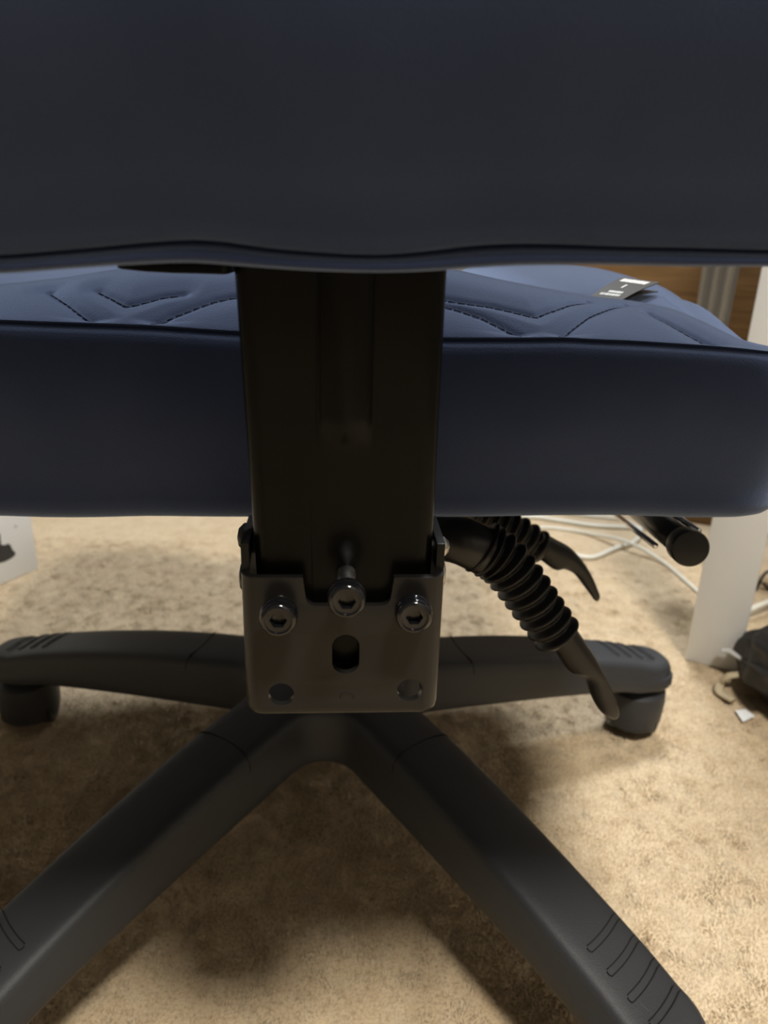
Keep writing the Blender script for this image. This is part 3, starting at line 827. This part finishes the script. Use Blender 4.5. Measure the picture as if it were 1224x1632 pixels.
c = face_pt(25, 839); pyd('printed_dot', *lathe_data([(.0032, -.0005), (.0030, .0002)], 14, (0.0, c.y, c.z), 'x'), 'greyt', bx, smooth=False)

# ---- cables on the carpet
def cable(name, pix, r, material, label, cat='cable', group=None, zf=None):
    P = []
    for i, q in enumerate(pix):
        z = (q[2] if len(q) > 2 else r*1.0); p = gz(q[0], q[1], z); P.append(p)
    o = tube(name, catmull(P, 8), r, material, None, n=10, ref=Vector((0, 0, 1)))
    o.data.transform(Matrix.Translation(-P[0])); o.location = P[0]
    tag(o, label, cat, group); return o
cable('power_cable', [(700, 815), (790, 822), (850, 824), (893, 830), (950, 838), (1012, 842), (1021, 850), (1010, 864), (980, 874), (945, 888), (912, 884), (880, 874), (850, 866), (790, 858), (740, 846)], .0042, 'cable',
      'thick white cable looping on the carpet behind the black paddle levers')
cable('cord', [(838, 842), (875, 841), (915, 846), (948, 852, .006), (985, 859, .0155), (1020, 873, .0130), (1060, 898, .004), (1092, 925), (1120, 949), (1150, 966), (1185, 975)], .0030, 'cable',
      'thin white cable running diagonally across the carpet to the white desk leg')
cable('short_cord', [(900, 818), (945, 823), (990, 828), (1024, 842), (1060, 840), (1092, 832)], .0032, 'cable', 'white cable along the foot of the brown cabinet')
cable('extension_lead', [(1180, 980, .01), (1200, 970, .018), (1224, 960, .02), (1270, 945, .01), (1320, 938)], .0045, 'cable', 'white cable lying over the black bag at the right edge')
cable('black_cord', [(1205, 940), (1212, 925, .02), (1222, 912, .03), (1236, 912, .03), (1240, 930, .02), (1228, 940), (1216, 930, .012)], .0025, 'bcable', 'black coiled cord at the right edge behind the desk leg')

# ---- black bag beside the desk leg
def make_bag():
    cpos = gz(1283, 1112) - E2*0.009 + E1*0.020; cpos = Vector((cpos.x, cpos.y, 0))
    b = empty('bag', cpos); tag(b, 'slumped black fabric bag on the carpet at the right edge, before the desk leg', 'bag')
    bm = bmesh.new(); bmesh.ops.create_icosphere(bm, subdivisions=5, radius=1)
    from mathutils import noise
    for v in bm.verts:
        n = v.co.normalized(); p = n.copy()
        s = lambda q, e: math.copysign(abs(q)**e, q)
        p = Vector((s(n.x, .8)*.094, s(n.y, .8)*.074, s(n.z, .7)*.046))
        f1 = noise.noise(n*2.1+Vector((3, 1, 7)))*.16+abs(noise.noise(n*4.5))*.10
        p *= 1+f1
        p.z = max(p.z+.047, .001)
        if n.z > .1: p.z += .018*math.exp(-((n.x-.1)**2+(n.y-.35)**2)*3)
        v.co = p
    me = bpy.data.meshes.new('bag_body'); bm.to_mesh(me); bm.free(); link('bag_body', me, 'bag', b)
    def rel(u, v, z): return gz(u, v, z)-cpos
    tube('webbing_loop', catmull([rel(1178, 1075, .022), rel(1160, 1078, .020), rel(1148, 1090, .008), rel(1146, 1102, .005), rel(1156, 1110, .005), rel(1168, 1116, .007)]), .0055, 'tan', b, n=10, ell=lambda t: .0028, ref=Vector((0, 0, 1)))
    tube('pale_edge', catmull([rel(1150, 1036, .035), rel(1164, 1038, .037), rel(1178, 1046, .037), rel(1192, 1054, .036)]), .0060, 'greyt', b, n=10, ell=lambda t: .0025, ref=Vector((0, 0, 1)))
    tube('strap', catmull([rel(1192, 1052, .036), rel(1205, 1060, .05), rel(1222, 1072, .06), rel(1245, 1085, .065)]), .008, 'bag', b, n=10, ell=lambda t: .003, ref=Vector((0, 0, 1)))
make_bag()
# ---- scrap of paper
pc = [gz(1172, 1132, .004), gz(1188, 1130, .004), gz(1203, 1141, .005), gz(1184, 1150, .004)]
o = pyd('paper_scrap', *loft_data([[p-pc[0]-Vector((0, 0, .0008)) for p in pc], [p-pc[0] for p in pc]]), 'paper', smooth=False); o.location = pc[0]
tag(o, 'tiny scrap of white paper on the carpet beside the black bag', 'paper')

# ---- ceiling lamps that give the light; the cool one is added for the seat top
for nm, (lx, ly), rad in (('warm', (0.46, -0.44), .17), ('cool', (0.42, 1.38), .18), ('side', (1.35, -0.45), .17)):
    t = empty('ceiling_lamp', (lx, ly, 2.30))
    tag(t, {'warm': 'round flush ceiling lamp above the chair', 'cool': 'unseen round lamp added beyond the chair to light the seat top', 'side': 'round flush ceiling lamp behind the camera to the right'}[nm], 'lamp')
    pyd('lamp_body', *lathe_data([(rad+.02, .10), (rad+.025, .06), (rad+.02, .0), (rad+.012, -.006), (rad+.012, .02), (.01, .02)], 48), 'lampglass', t, auto=40)
